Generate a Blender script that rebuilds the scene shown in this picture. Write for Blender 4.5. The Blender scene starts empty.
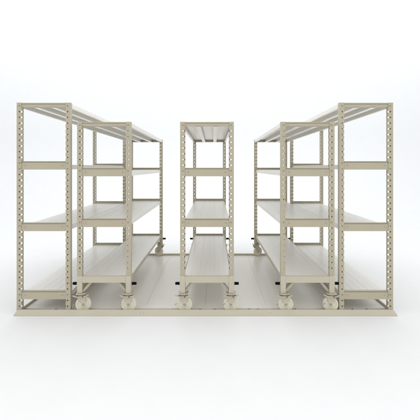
import bpy, bmesh, math, random
from mathutils import Vector, Matrix
random.seed(4)
PI = math.pi
S = 0.00874            # metres per photo pixel on the front plane of the shelving
VX, VY = 213.0, 167.5  # where lines running away from us meet
D = 2.85               # camera to front plane
Z0 = 314.6
L = 1.84               # depth of every shelving unit
def PX(x): return (x - VX) * S
def PZ(y): return (Z0 - y) * S
DECK = 0.020           # top of the platform's floor sheets

scn = bpy.context.scene
COL = scn.collection

# ------------------------------------------------------------------ materials
def new_mat(name):
    m = bpy.data.materials.new(name); m.use_nodes = True
    nt = m.node_tree; b = nt.nodes['Principled BSDF']
    return m, nt, b
def paint(name, col, rough=0.42, var=0.05, bump=0.02, bscale=260, streak=None, metal=0.0, spec=0.5, coat=0.0):
    m, nt, b = new_mat(name)
    N, K = nt.nodes, nt.links
    tc = N.new('ShaderNodeTexCoord')
    mp = N.new('ShaderNodeMapping'); K.new(tc.outputs['Object'], mp.inputs['Vector'])
    if streak: mp.inputs['Scale'].default_value = streak
    n1 = N.new('ShaderNodeTexNoise'); n1.inputs['Scale'].default_value = 5.0; n1.inputs['Detail'].default_value = 1.5 if streak else 6
    K.new(mp.outputs['Vector'], n1.inputs['Vector'])
    rmp = N.new('ShaderNodeMapRange')
    rmp.inputs['From Min'].default_value = 0.3; rmp.inputs['From Max'].default_value = 0.7
    rmp.inputs['To Min'].default_value = 1 - var; rmp.inputs['To Max'].default_value = 1 + var
    K.new(n1.outputs['Fac'], rmp.inputs['Value'])
    mx = N.new('ShaderNodeVectorMath'); mx.operation = 'SCALE'
    mx.inputs[0].default_value = col
    K.new(rmp.outputs['Result'], mx.inputs['Scale'])
    K.new(mx.outputs['Vector'], b.inputs['Base Color'])
    r2 = N.new('ShaderNodeMapRange')
    r2.inputs['To Min'].default_value = rough - 0.07; r2.inputs['To Max'].default_value = rough + 0.09
    K.new(n1.outputs['Fac'], r2.inputs['Value']); K.new(r2.outputs['Result'], b.inputs['Roughness'])
    b.inputs['Metallic'].default_value = metal
    b.inputs['Specular IOR Level'].default_value = spec
    b.inputs['Coat Weight'].default_value = coat
    b.inputs['Coat Roughness'].default_value = 0.25
    if bump:
        n2 = N.new('ShaderNodeTexNoise'); n2.inputs['Scale'].default_value = bscale; n2.inputs['Detail'].default_value = 2
        K.new(tc.outputs['Object'], n2.inputs['Vector'])
        bp = N.new('ShaderNodeBump'); bp.inputs['Strength'].default_value = bump; bp.inputs['Distance'].default_value = 0.002
        K.new(n2.outputs['Fac'], bp.inputs['Height']); K.new(bp.outputs['Normal'], b.inputs['Normal'])
    return m

IVORY = paint('ivory_paint', (0.455, 0.412, 0.302), 0.38, 0.045, 0.03)
SHEET = paint('ivory_sheet_paint', (0.81, 0.79, 0.745), 0.32, 0.018, 0, streak=(7, 0.2, 7), spec=0.95)
PLAT = paint('platform_sheet_paint', (0.83, 0.805, 0.75), 0.32, 0.02, 0, streak=(3, 0.2, 3), spec=0.95)
RAIL = paint('platform_rail_paint', (0.55, 0.505, 0.395), 0.42, 0.03, 0.03)
ZINC = paint('zinc_plate', (0.55, 0.505, 0.41), 0.38, 0.14, 0.04, 120, metal=0.15)
NYLON = paint('cream_nylon', (0.72, 0.675, 0.54), 0.35, 0.03, 0.02)
RUBBER = paint('black_rubber', (0.004, 0.004, 0.004), 0.85, 0.1, 0.05, spec=0.12)
STEEL = paint('bolt_steel', (0.42, 0.40, 0.33), 0.35, 0.1, 0.02, metal=0.6)
DARK = paint('dark_bolt', (0.10, 0.09, 0.06), 0.5, 0.1, 0.02)
STUDIO = paint('studio_white', (0.865, 0.873, 0.872), 0.75, 0.008, 0.0, spec=0.2)

# ------------------------------------------------------------------ helpers
def link(o, parent=None):
    COL.objects.link(o)
    if parent: o.parent = parent
    return o
def finish(name, bm, mat, parent=None, loc=(0,0,0), bevel=0, solid=0, smooth=False, offset=0.0):
    bmesh.ops.recalc_face_normals(bm, faces=bm.faces)
    me = bpy.data.meshes.new(name); bm.to_mesh(me); bm.free()
    me.materials.append(mat)
    if smooth:
        me.shade_smooth()
        me.set_sharp_from_angle(angle=math.radians(35))
    o = bpy.data.objects.new(name, me); link(o, parent); o.location = loc
    if solid:
        md = o.modifiers.new('thick', 'SOLIDIFY'); md.thickness = solid; md.offset = offset
    if bevel:
        md = o.modifiers.new('edge', 'BEVEL'); md.width = bevel; md.segments = 2; md.limit_method = 'ANGLE'
        md.angle_limit = math.radians(40)
    return o
def box(bm, x0, x1, y0, y1, z0, z1):
    v = [bm.verts.new((x, y, z)) for x in (x0, x1) for y in (y0, y1) for z in (z0, z1)]
    for f in ((0,1,3,2),(4,6,7,5),(0,4,5,1),(2,3,7,6),(0,2,6,4),(1,5,7,3)):
        bm.faces.new([v[i] for i in f])
def prism(bm, pts, axis, a, b):
    """closed outline pts (2-D) extruded along axis from a to b"""
    def P(p, t):
        if axis == 'y': return (p[0], t, p[1])
        if axis == 'x': return (t, p[0], p[1])
        return (p[0], p[1], t)
    A = [bm.verts.new(P(p, a)) for p in pts]; B = [bm.verts.new(P(p, b)) for p in pts]
    n = len(pts)
    for i in range(n): bm.faces.new((A[i], A[(i+1) % n], B[(i+1) % n], B[i]))
    bm.faces.new(A); bm.faces.new(B[::-1])
def strip(bm, pts, axis, a, b):
    """open outline extruded: a folded sheet (thickness comes from solidify)"""
    def P(p, t): return (p[0], t, p[1]) if axis == 'y' else (t, p[0], p[1])
    A = [bm.verts.new(P(p, a)) for p in pts]; B = [bm.verts.new(P(p, b)) for p in pts]
    for i in range(len(pts) - 1): bm.faces.new((A[i], A[i+1], B[i+1], B[i]))
def lathe(bm, prof, axis='y', n=40, c=(0,0,0)):
    """prof = (radius, height) closed loop revolved about axis through c"""
    rings = []
    for k in range(n):
        a = 2 * PI * k / n
        r = []
        for (q, h) in prof:
            u, w = q * math.cos(a), q * math.sin(a)
            p = (u, h, w) if axis == 'y' else ((u, w, h) if axis == 'z' else (h, u, w))
            r.append(bm.verts.new((p[0]+c[0], p[1]+c[1], p[2]+c[2])))
        rings.append(r)
    m = len(prof)
    for k in range(n):
        A, B = rings[k], rings[(k+1) % n]
        for i in range(m - 1):
            try: bm.faces.new((A[i], A[i+1], B[i+1], B[i]))
            except ValueError: pass
    bmesh.ops.remove_doubles(bm, verts=bm.verts, dist=1e-6)
def thing(name, loc, label, cat, group=None):
    o = bpy.data.objects.new(name, None); o.empty_display_size = 0.2
    link(o); o.location = loc; o['label'] = label; o['category'] = cat
    if group: o['group'] = group
    return o

# ------------------------------------------------------------------ slotted post
WEB, FL, PITCH = 0.041, 0.032, 0.05
def post_mesh(sx, sy, z0, z1, phase=0.0):
    """channel post; sx=+1: inner side faces +x (a left post); sy=+1: flanges run to +y (a front post)"""
    bm = bmesh.new()
    # outer face of the web's far edge is x=0 ; inner corner at x=sx*WEB
    def M(u, z):
        if u < -1e-7: return (sx * WEB, sy * (-u), z)
        if u > WEB + 1e-7: return (0.0, sy * (u - WEB), z)
        return (sx * (WEB - u), 0.0, z)
    def lips(za, zb):
        for a, b in ((0, .0085), (.0255, WEB)):
            bm.faces.new([bm.verts.new((sx * (WEB - u), sy * FL, z)) for u, z in ((a, za), (b, za), (b, zb), (a, zb))])
    def cell(za, zb):
        h = (za + zb) / 2
        quadrings = []
        oB = [(-FL, za), (0, za), (0.007, za), (0.007, h), (0.007, zb), (0, zb), (-FL, zb), (-FL, h)]
        iB = [(-.024, h-.007), (0, h-.0095), (.0032, h-.008), (.0046, h), (.0032, h+.008), (0, h+.0095), (-.024, h+.007), (-.0262, h)]
        cu, r = 0.0175, 0.0066; q = r * 0.7071
        oA = [(.007, za), (cu, za), (WEB, za), (WEB, h), (WEB, zb), (cu, zb), (.007, zb), (.007, h)]
        iA = [(cu-q, h-q), (cu, h-r), (cu+q, h-q), (cu+r, h), (cu+q, h+q), (cu, h+r), (cu-q, h+q), (cu-r, h)]
        for O, I in ((oB, iB), (oA, iA)):
            vo = [bm.verts.new(M(*p)) for p in O]; vi = [bm.verts.new(M(*p)) for p in I]
            for i in range(8): bm.faces.new((vo[i], vo[(i+1) % 8], vi[(i+1) % 8], vi[i]))
        v = [bm.verts.new(M(*p)) for p in ((WEB, za), (WEB+FL, za), (WEB+FL, zb), (WEB, zb), (WEB, h))]
        bm.faces.new(v)
        lips(za, zb)
    def plain(za, zb):
        us = (-FL, 0, .007, .0175, WEB, WEB+FL)
        A = [bm.verts.new(M(u, za)) for u in us]; B = [bm.verts.new(M(u, zb)) for u in us]
        for i in range(5): bm.faces.new((A[i], A[i+1], B[i+1], B[i]))
        lips(za, zb)
    top = z1 - 0.004
    plain(top, z1)
    z = top
    while z - PITCH >= z0 - 1e-6:
        cell(z - PITCH, z); z -= PITCH
    if z - z0 > 1e-4: plain(z0, z)
    bmesh.ops.remove_doubles(bm, verts=bm.verts, dist=1e-5)
    return bm
W = 53.6 * S

def beam_bm(h, sy, half=W/2 - 0.006):
    """end beam: folded channel, 0 = its top; face looks to -sy"""
    bm = bmesh.new()
    s = sy
    if h > 0.05:
        pts = [(.026*s, -.013), (.026*s, -.0), (.005*s, 0), (.005*s, -.0045), (.0125*s, -.0055), (.0125*s, -.0115), (.0045*s, -.0125),
               (.0045*s, -h), (.024*s, -h), (.024*s, -h+.010)]
    else:
        pts = [(.010*s, -.0), (.003*s, 0), (.003*s, -.006), (.009*s, -.008), (.009*s, -.013), (.0045*s, -.016),
               (.0045*s, -h), (.030*s, -h)]
    strip(bm, pts, 'x', -half, half)
    return bm
def rivets(parent, h, sy):
    for sx in (-1, 1):
        bm = bmesh.new()
        lathe(bm, [(0, -.0032*sy), (.0045, -.0026*sy), (.0065, .0), (.0065, .002*sy)], 'y', 16, (sx*(W/2 - .072), .0035*sy, -h*.5))
        finish('rivet', bm, STEEL, parent, smooth=True)
def panel_bm(w, length, depth=0.040, lip=0.019, hem=True):
    bm = bmesh.new()
    hw = w / 2 - 0.0005
    pts = [(-hw+lip, -depth+.008), (-hw+lip, -depth), (-hw, -depth), (-hw, -.0022), (-hw+.0022, 0),
           (-.006, 0), (-.002, -.0012), (.002, -.0012), (.006, 0),
           (hw-.0022, 0), (hw, -.0022), (hw, -depth), (hw-lip, -depth), (hw-lip, -depth+.008)]
    if not hem: pts = pts[1:-1]
    strip(bm, pts, 'y', -length/2, length/2)
    return bm

# ------------------------------------------------------------------ a shelving unit
def shelves(root, levels, bottom_beam, cy, zoff, bh=0.073):
    """levels = beam-top heights from the top shelf down (world z)"""
    inset = 0.026
    tw = W - 2 * inset
    n = 3
    for k, z in enumerate(levels):
        top = (k == 0)
        h = 0.034 if top else bh
        for sy in (1, -1):
            bm = beam_bm(h, 1)
            b = finish('end_beam', bm, IVORY, root, (0, -cy if sy > 0 else cy - FL + .001, z - zoff), solid=0.0018)
            if not top: rivets(b, h, 1)
        drop = 0.002 if top else 0.031
        for j in range(n):
            w = tw / n
            if top: w = (W - 0.008) / n
            x = (j - (n - 1) / 2) * w
            o = finish('shelf_panel', panel_bm(w, 2*cy - (.032 if top else .050), 0.036 if top else 0.040, 0.021, not top), SHEET, root, (x, 0 if top else -.008, z - drop - zoff), solid=0.0014)

def fixed_unit(cx, label):
    cy = L / 2
    r = thing('fixed_shelving_unit', (PX(cx), cy, DECK), label, 'shelving unit', 'fixed shelving units at the platform ends')
    zt = PZ(102.6)
    for sx in (1, -1):
        for sy in (1, -1):
            finish('post', post_mesh(sx, 1, 0.0055, zt - DECK), IVORY, r, (-sx * W/2, -cy if sy > 0 else cy - FL, 0), solid=0.0022)
            bm = bmesh.new()
            box(bm, -.004, .046, -.004, .040, 0.0005, .005)
            o = finish('foot_plate', bm, IVORY, r, (-sx * W/2, -sy * cy, 0), bevel=.001)
            o.scale = (sx, sy, 1)
    shelves(r, [PZ(102.8), PZ(161.2), PZ(222.8), PZ(291.0)], None, cy, DECK)
    return r

def caster_parts(root, x, y, rot, trail, zoff, lever=True):
    """swivel caster: fork is the carrier part, wheel etc. are its sub-parts"""
    ax = DECK + 0.066 - zoff
    zp = PZ(293.3) - zoff
    hh = zp - ax
    bm = bmesh.new()
    # mounting plate, swivel head
    c = Matrix.Rotation(rot, 4, 'Z')
    prism(bm, [(-.043,-.038),(-.037,-.044),(.037,-.044),(.043,-.038),(.043,.038),(.037,.044),(-.037,.044),(-.043,.038)], 'z', hh-.0055, hh)
    lathe(bm, [(0, hh-.0056), (.030, hh-.0056), (.036, hh-.009), (.036, hh-.014), (.030, hh-.018), (0, hh-.018)], 'z', 28)
    # leaning fork legs either side of the wheel
    t = trail
    top = hh - .018
    for sy in (-1, 1):
        y0, y1 = sorted((sy*.0215, sy*.0245))
        pts = [(t-.011, -.004), (t-.006, -.012), (t+.006, -.012), (t+.011, -.004), (t+.015, .008), (.039, top-.008), (.040, top), (-.040, top), (-.039, top-.008), (t-.015, .008)]
        prism(bm, pts, 'y', y0, y1)
    prism(bm, [(-.040,-.0244),(.040,-.0244),(.040,.0244),(-.040,.0244)], 'z', top-.0005, top+.003)
    f = finish('caster', bm, ZINC, root, (x, y, ax), bevel=.0012, smooth=True)
    f.rotation_euler.z = rot
    # wheel
    bm = bmesh.new()
    R = .066
    prof = [(.010, -.017), (.021, -.017), (.024, -.0135), (.026, -.0105), (.046, -.0105), (.050, -.0150), (.0625, -.0160), (.0655, -.013), (R, -.006),
            (R, .006), (.0655, .013), (.0625, .0160), (.050, .0150), (.046, .0105), (.026, .0105), (.024, .0135), (.021, .017), (.010, .017), (.010, -.017)]
    lathe(bm, prof, 'y', 56, (t, 0, 0))
    finish('wheel', bm, NYLON, f, smooth=True)
    bm = bmesh.new()
    for sy in (-1, 1):
        lathe(bm, [(0, sy*.0325), (.0052, sy*.0320), (.0075, sy*.030), (.0075, sy*.0247), (0, sy*.0247)], 'y', 6, (t, 0, 0))
        lathe(bm, [(.0, sy*.0262), (.0115, sy*.0260), (.0115, sy*.0247), (0, sy*.0247)], 'y', 24, (t, 0, 0))
    finish('axle_bolt', bm, STEEL, f)
    bm = bmesh.new()
    for k, (bx, by) in enumerate(((-.032,-.032), (.032,-.032), (-.032,.032), (.032,.032))):
        lathe(bm, [(0, hh-.0125), (.007, hh-.0120), (.007, hh-.0056), (0, hh-.0056)], 'z', 6, (bx, by, 0))
    finish('plate_bolt', bm, DARK if lever else STEEL, f)
    if lever:
        # foot brake: bent pedal with two wings
        bm = bmesh.new()
        z = hh - .016
        prism(bm, [(-.070, z+.004), (-.066, z+.009), (-.044, z+.001), (-.030, z-.003), (.028, z-.003), (.044, z+.001), (.062, z+.010), (.066, z+.005),
                   (.048, z-.007), (.032, z-.011), (-.034, z-.011), (-.050, z-.006)], 'y', -.046, -.030)
        finish('brake_pedal', bm, ZINC, f, bevel=.001)
        bm = bmesh.new()
        prism(bm, [(-.060, .018), (-.072, .004), (-.069, .001), (-.055, .014)], 'y', -.040, -.028)
        finish('brake_link', bm, STEEL, f, bevel=.0008)
        bm = bmesh.new()
        lathe(bm, [(0, -.0495), (.006, -.049), (.006, -.046), (0, -.046)], 'y', 6, (.016, 0, z - .007))
        finish('pedal_bolt', bm, DARK, f)
    return f

def mobile_unit(cx, label, casters):
    cy = L / 2
    r = thing('mobile_shelving_unit', (PX(cx), cy, DECK), label, 'shelving unit', 'mobile shelving units on casters')
    zt, zc = PZ(121.8), PZ(275.9)
    for sx in (1, -1):
        for sy in (1, -1):
            finish('post', post_mesh(sx, 1, zc - DECK + .0005, zt - DECK), IVORY, r, (-sx * W/2, -cy if sy > 0 else cy - FL, 0), solid=0.0022)
    shelves(r, [PZ(122.0), PZ(167.9), PZ(218.7)], None, cy, DECK)
    # carriage under the lowest shelf
    leg0 = PZ(293.3) - DECK
    z1 = zc - DECK; z0 = PZ(282.6) - DECK
    for sy in (1, -1):
        bm = bmesh.new()
        s = sy
        pts = [(.020*s, -.002), (.006*s, -.002), (.006*s, -.007), (-.001*s, -.0085), (-.001*s, -(z1-z0)), (.030*s, -(z1-z0)), (.030*s, -(z1-z0)+.01)]
        strip(bm, pts, 'x', -W/2 + .0445, W/2 - .0445)
        finish('carriage_beam', bm, RAIL, r, (0, -sy*cy, z1), solid=.002, offset=0)
        for sx in (1, -1):
            bm = bmesh.new()
            # leg: square tube carrying the caster
            xa, xb = (-W/2 - .001, -W/2 + .044) if sx == 1 else (W/2 - .044, W/2 + .001)
            ya, yb = sorted((-sy*cy - sy*.003, -sy*cy + sy*.040))
            box(bm, xa, xb, ya, yb, leg0 + .0005, z1 - .0005)
            finish('carriage_leg', bm, RAIL, r, bevel=.003)
            # corner brace from the leg foot up to the beam
            bm = bmesh.new()
            xi = -sx * (W/2 - .044)
            def bp(o): return xi + sx * o
            pts = [(bp(.000), leg0+.004), (bp(.010), leg0+.004), (bp(.086), z0+.001), (bp(.060), z0+.001), (bp(.000), leg0+.026)]
            ya, yb = sorted((-sy*cy + sy*.012, -sy*cy + sy*.075))
            prism(bm, pts, 'y', ya, yb)
            finish('corner_brace', bm, IVORY, r, bevel=.001)
    for sx in (1, -1):
        bm = bmesh.new()
        x0 = -sx * (W/2 - .014)
        box(bm, min(x0, x0 + sx*.030), max(x0, x0 + sx*.030), -cy + .041, cy - .041, z0 + .006, z1 - .034)
        finish('side_rail', bm, IVORY, r, bevel=.002)
    n = 3; tw = W - .052
    for j in range(n):
        finish('shelf_panel', panel_bm(tw/n, 2*cy - .044, .026, .018), SHEET, r, ((j - 1) * tw/n, 0, z1 - .027), solid=.0014)
    # rubber buffers
    for sx in (1, -1):
        for sy in (1, -1):
            bm = bmesh.new()
            xs = -sx * (W/2 + .0015)
            e = -sx
            lathe(bm, [(0, xs + e*.004), (.0115, xs + e*.004), (.0125, xs + e*.007), (.0120, xs + e*.039), (.0100, xs + e*.043), (0, xs + e*.043)], 'x', 24,
                  (0, -sy*cy + sy*.018, PZ(284.1) - DECK))
            b = finish('buffer', bm, RUBBER, r, smooth=True)
            bm = bmesh.new()
            lathe(bm, [(0, xs), (.016, xs), (.016, xs + e*.004), (0, xs + e*.004)], 'x', 20, (0, -sy*cy + sy*.018, PZ(284.1) - DECK))
            finish('buffer_washer', bm, ZINC, b)
    for (sx, sy, dx, rot, trail) in casters:
        caster_parts(r, sx * (W/2 - .022) + dx, -sy * (cy - .022), rot, trail, DECK, sy > 0)
    return r

# ------------------------------------------------------------------ platform
XL, XR = PX(18.5), PX(392.5)
pf = thing('platform', ((XL+XR)/2, L/2, 0), 'long low ivory metal floor platform with track rails under all the shelving units', 'platform')
pcx, pcy = (XL+XR)/2, L/2
X0, X1 = XL - pcx, XR - pcx
YF, YB = -0.012 - pcy, L + 0.012 - pcy
RT = 0.047
# front and rear kerb rails with a sloping outer face, mitred into the flared ends
def rail(sy):
    y_in = sy * (YB - .010) if sy > 0 else YF + .010
    y_top = YB if sy > 0 else YF
    y_bot = y_top + sy * .020
    bm = bmesh.new()
    xs = [(X0, X1, y_in, RT), (X0, X1, y_top, RT), (X0 - .004, X1 + .004, y_top + sy*.003, RT - .004), (X0 - .025, X1 + .025, y_bot, .010), (X0 - .027, X1 + .027, y_bot + sy*.002, .0), (X0, X1, y_in, .0)]
    A = [bm.verts.new((a, y, z)) for a, b, y, z in xs]; B = [bm.verts.new((b, y, z)) for a, b, y, z in xs]
    n = len(xs)
    for i in range(n): bm.faces.new((A[i], A[(i+1) % n], B[(i+1) % n], B[i]))
    bm.faces.new(A); bm.faces.new(B[::-1])
    o = finish('front_rail' if sy < 0 else 'rear_rail', bm, RAIL, pf, bevel=.0012)
    return o
fr = rail(-1); rr = rail(1)
for o, sy in ((fr, -1), (rr, 1)):
    for px in (141.0, 144.4, 267.6, 270.8):
        bm = bmesh.new()
        y = (YF if sy < 0 else YB) + sy * .0105
        lathe(bm, [(0, y + sy*.004), (.0035, y + sy*.0035), (.0055, y), (.0055, y - sy*.006), (0, y - sy*.006)], 'y', 14, (PX(px) - pcx, 0, .022))
        if sy > 0:   # the same screws show on the rail's inner face
            lathe(bm, [(0, YB-.013), (.005, YB-.012), (.005, YB-.0095), (0, YB-.0095)], 'y', 14, (PX(px) - pcx, 0, .034))
        finish('rail_screw', bm, STEEL, o)
# end rails
for sx in (-1, 1):
    bm = bmesh.new()
    xa = X0 if sx < 0 else X1
    pts = [(xa - sx*.010, 0), (xa - sx*.010, RT - .006), (xa - sx*.001, RT - .006), (xa + sx*.024, .005), (xa + sx*.024, 0)]
    prism(bm, pts, 'y', YF + .0105, YB - .0105)
    finish('end_rail', bm, RAIL, pf, bevel=.001)
# track strip just inside each kerb rail, with a narrow open slot between
bm = bmesh.new()
box(bm, X0 + .011, X1 - .011, YF + .0105, YB - .0105, .0005, .004)
finish('base_pan', bm, IVORY, pf)
for sy in (-1, 1):
    ya, yb = (YF + .095, YF + .165) if sy < 0 else (YB - .105, YB - .011)
    bm = bmesh.new(); box(bm, X0 + .012, X1 - .012, ya, yb, .0045, DECK)
    t = finish('caster_track', bm, PLAT, pf, bevel=.0015)
bm = bmesh.new()
box(bm, X0 + .012, X1 - .012, YF + .0108, YF + .064, .0045, DECK)
finish('rail_foot', bm, RAIL, pf, bevel=.0015)
for px in (52.5, 85, 120, 199.8, 214.8, 250.0, 258.8, 297, 355.6, 370):
    bm = bmesh.new()
    lathe(bm, [(0, DECK + .004), (.005, DECK + .0038), (.007, DECK + .002), (.007, .005), (0, .005)], 'z', 12, (PX(px) - pcx, YF + .074, 0))
    finish('track_bolt', bm, DARK, pf)
# floor sheets
edges = [X0 + .012, PX(74) - pcx, PX(142.7) - pcx, PX(205.3) - pcx, PX(269.2) - pcx, PX(336) - pcx, X1 - .012]
for a, b in zip(edges, edges[1:]):
    bm = bmesh.new()
    box(bm, a + .0006, b - .0006, YF + .166, YB - .106, .0045, DECK - .0005)
    finish('floor_sheet', bm, PLAT, pf, bevel=.001)

# ------------------------------------------------------------------ the five units
fixed_unit(43.5, 'leftmost tall ivory metal shelving unit, without wheels, standing straight on the platform end')
fixed_unit(366.3, 'rightmost tall ivory metal shelving unit, without wheels, standing straight on the platform end')
mobile_unit(103.8, 'ivory four-shelf unit on casters just right of the leftmost fixed unit, overlapping it',
    [(-1, 1, .008, 0.22, .016), (1, 1, -.004, 0.0, .004), (-1, -1, 0, PI, .02), (1, -1, -.004, PI - .5, .030)])
mobile_unit(207.1, 'ivory four-shelf unit on casters standing alone in the middle of the platform',
    [(-1, 1, .004, 0.0, .012), (1, 1, 0.0, 0.0, -.004), (-1, -1, 0, .3, .02), (1, -1, 0, PI - .3, .02)])
mobile_unit(307.5, 'ivory four-shelf unit on casters just left of the rightmost fixed unit, overlapping it',
    [(-1, 1, .010, 0.0, .014), (1, 1, 0.0, -0.15, -.006), (-1, -1, .004, .5, .030), (1, -1, 0, 0, .02)])

for o, a in zip([o for o in COL.objects if o.parent is None and 'unit' in o.name], (.03, -.05, .12, -.06, .08)):
    o.rotation_euler.z = math.radians(a)

# ------------------------------------------------------------------ studio sweep
YW, RC, XW = 6.2, 2.2, 11.0
bm = bmesh.new()
v = [bm.verts.new(p) for p in ((-XW, -7, 0), (XW, -7, 0), (XW, YW - RC, 0), (-XW, YW - RC, 0))]
bm.faces.new(v)
o = finish('floor', bm, STUDIO); o['kind'] = 'structure'
bm = bmesh.new()
prof = [(YW - RC + RC*math.sin(a), RC - RC*math.cos(a)) for a in [PI/2*k/24 for k in range(25)]] + [(YW, 8.0)]
strip(bm, prof, 'x', -XW, XW)
o = finish('backdrop', bm, STUDIO, smooth=True); o['kind'] = 'structure'

# ------------------------------------------------------------------ light
w = bpy.data.worlds.new('World'); scn.world = w; w.use_nodes = True
bg = w.node_tree.nodes['Background']
bg.inputs['Color'].default_value = (0.97, 0.982, 1.0, 1); bg.inputs['Strength'].default_value = 0.88
def area(name, loc, target, sx, sy, power, col=(1, 1, 1)):
    d = bpy.data.lights.new(name, 'AREA'); d.shape = 'RECTANGLE'; d.size = sx; d.size_y = sy; d.energy = power; d.color = col
    o = bpy.data.objects.new(name, d); link(o); o.location = loc
    o.rotation_euler = (Vector(target) - Vector(loc)).to_track_quat('-Z', 'Y').to_euler()
    return o
area('overhead_softbox', (0, 0.6, 5.4), (0, 0.9, 0), 7.0, 4.0, 95, (0.99, 0.99, 1.0))
area('front_softbox', (0, -4.6, 4.6), (0, -3.2, 0), 10.0, 3.0, 76, (1.0, 0.995, 0.98))
area('backdrop_softbox', (0, 3.4, 6.4), (0, 6.2, 4.0), 18.0, 1.6, 155, (0.94, 0.97, 1.0))

# ------------------------------------------------------------------ camera
cd = bpy.data.cameras.new('camera'); cam = bpy.data.objects.new('camera', cd); link(cam)
cam.location = (0, -D, (Z0 - VY) * S)
cam.rotation_euler = (PI/2, 0, 0)
cd.sensor_width = 36; cd.lens = 36 * (D / S) / 420
cd.shift_x = (210 - VX) / 420; cd.shift_y = (VY - 210) / 420
cd.clip_end = 100
scn.camera = cam
scn.view_settings.view_transform = 'Standard'; scn.view_settings.look = 'None'
scn.view_settings.exposure = 0.0; scn.view_settings.gamma = 1.0
scn.render.engine = 'CYCLES'
scn.cycles.max_bounces = 10; scn.cycles.diffuse_bounces = 6
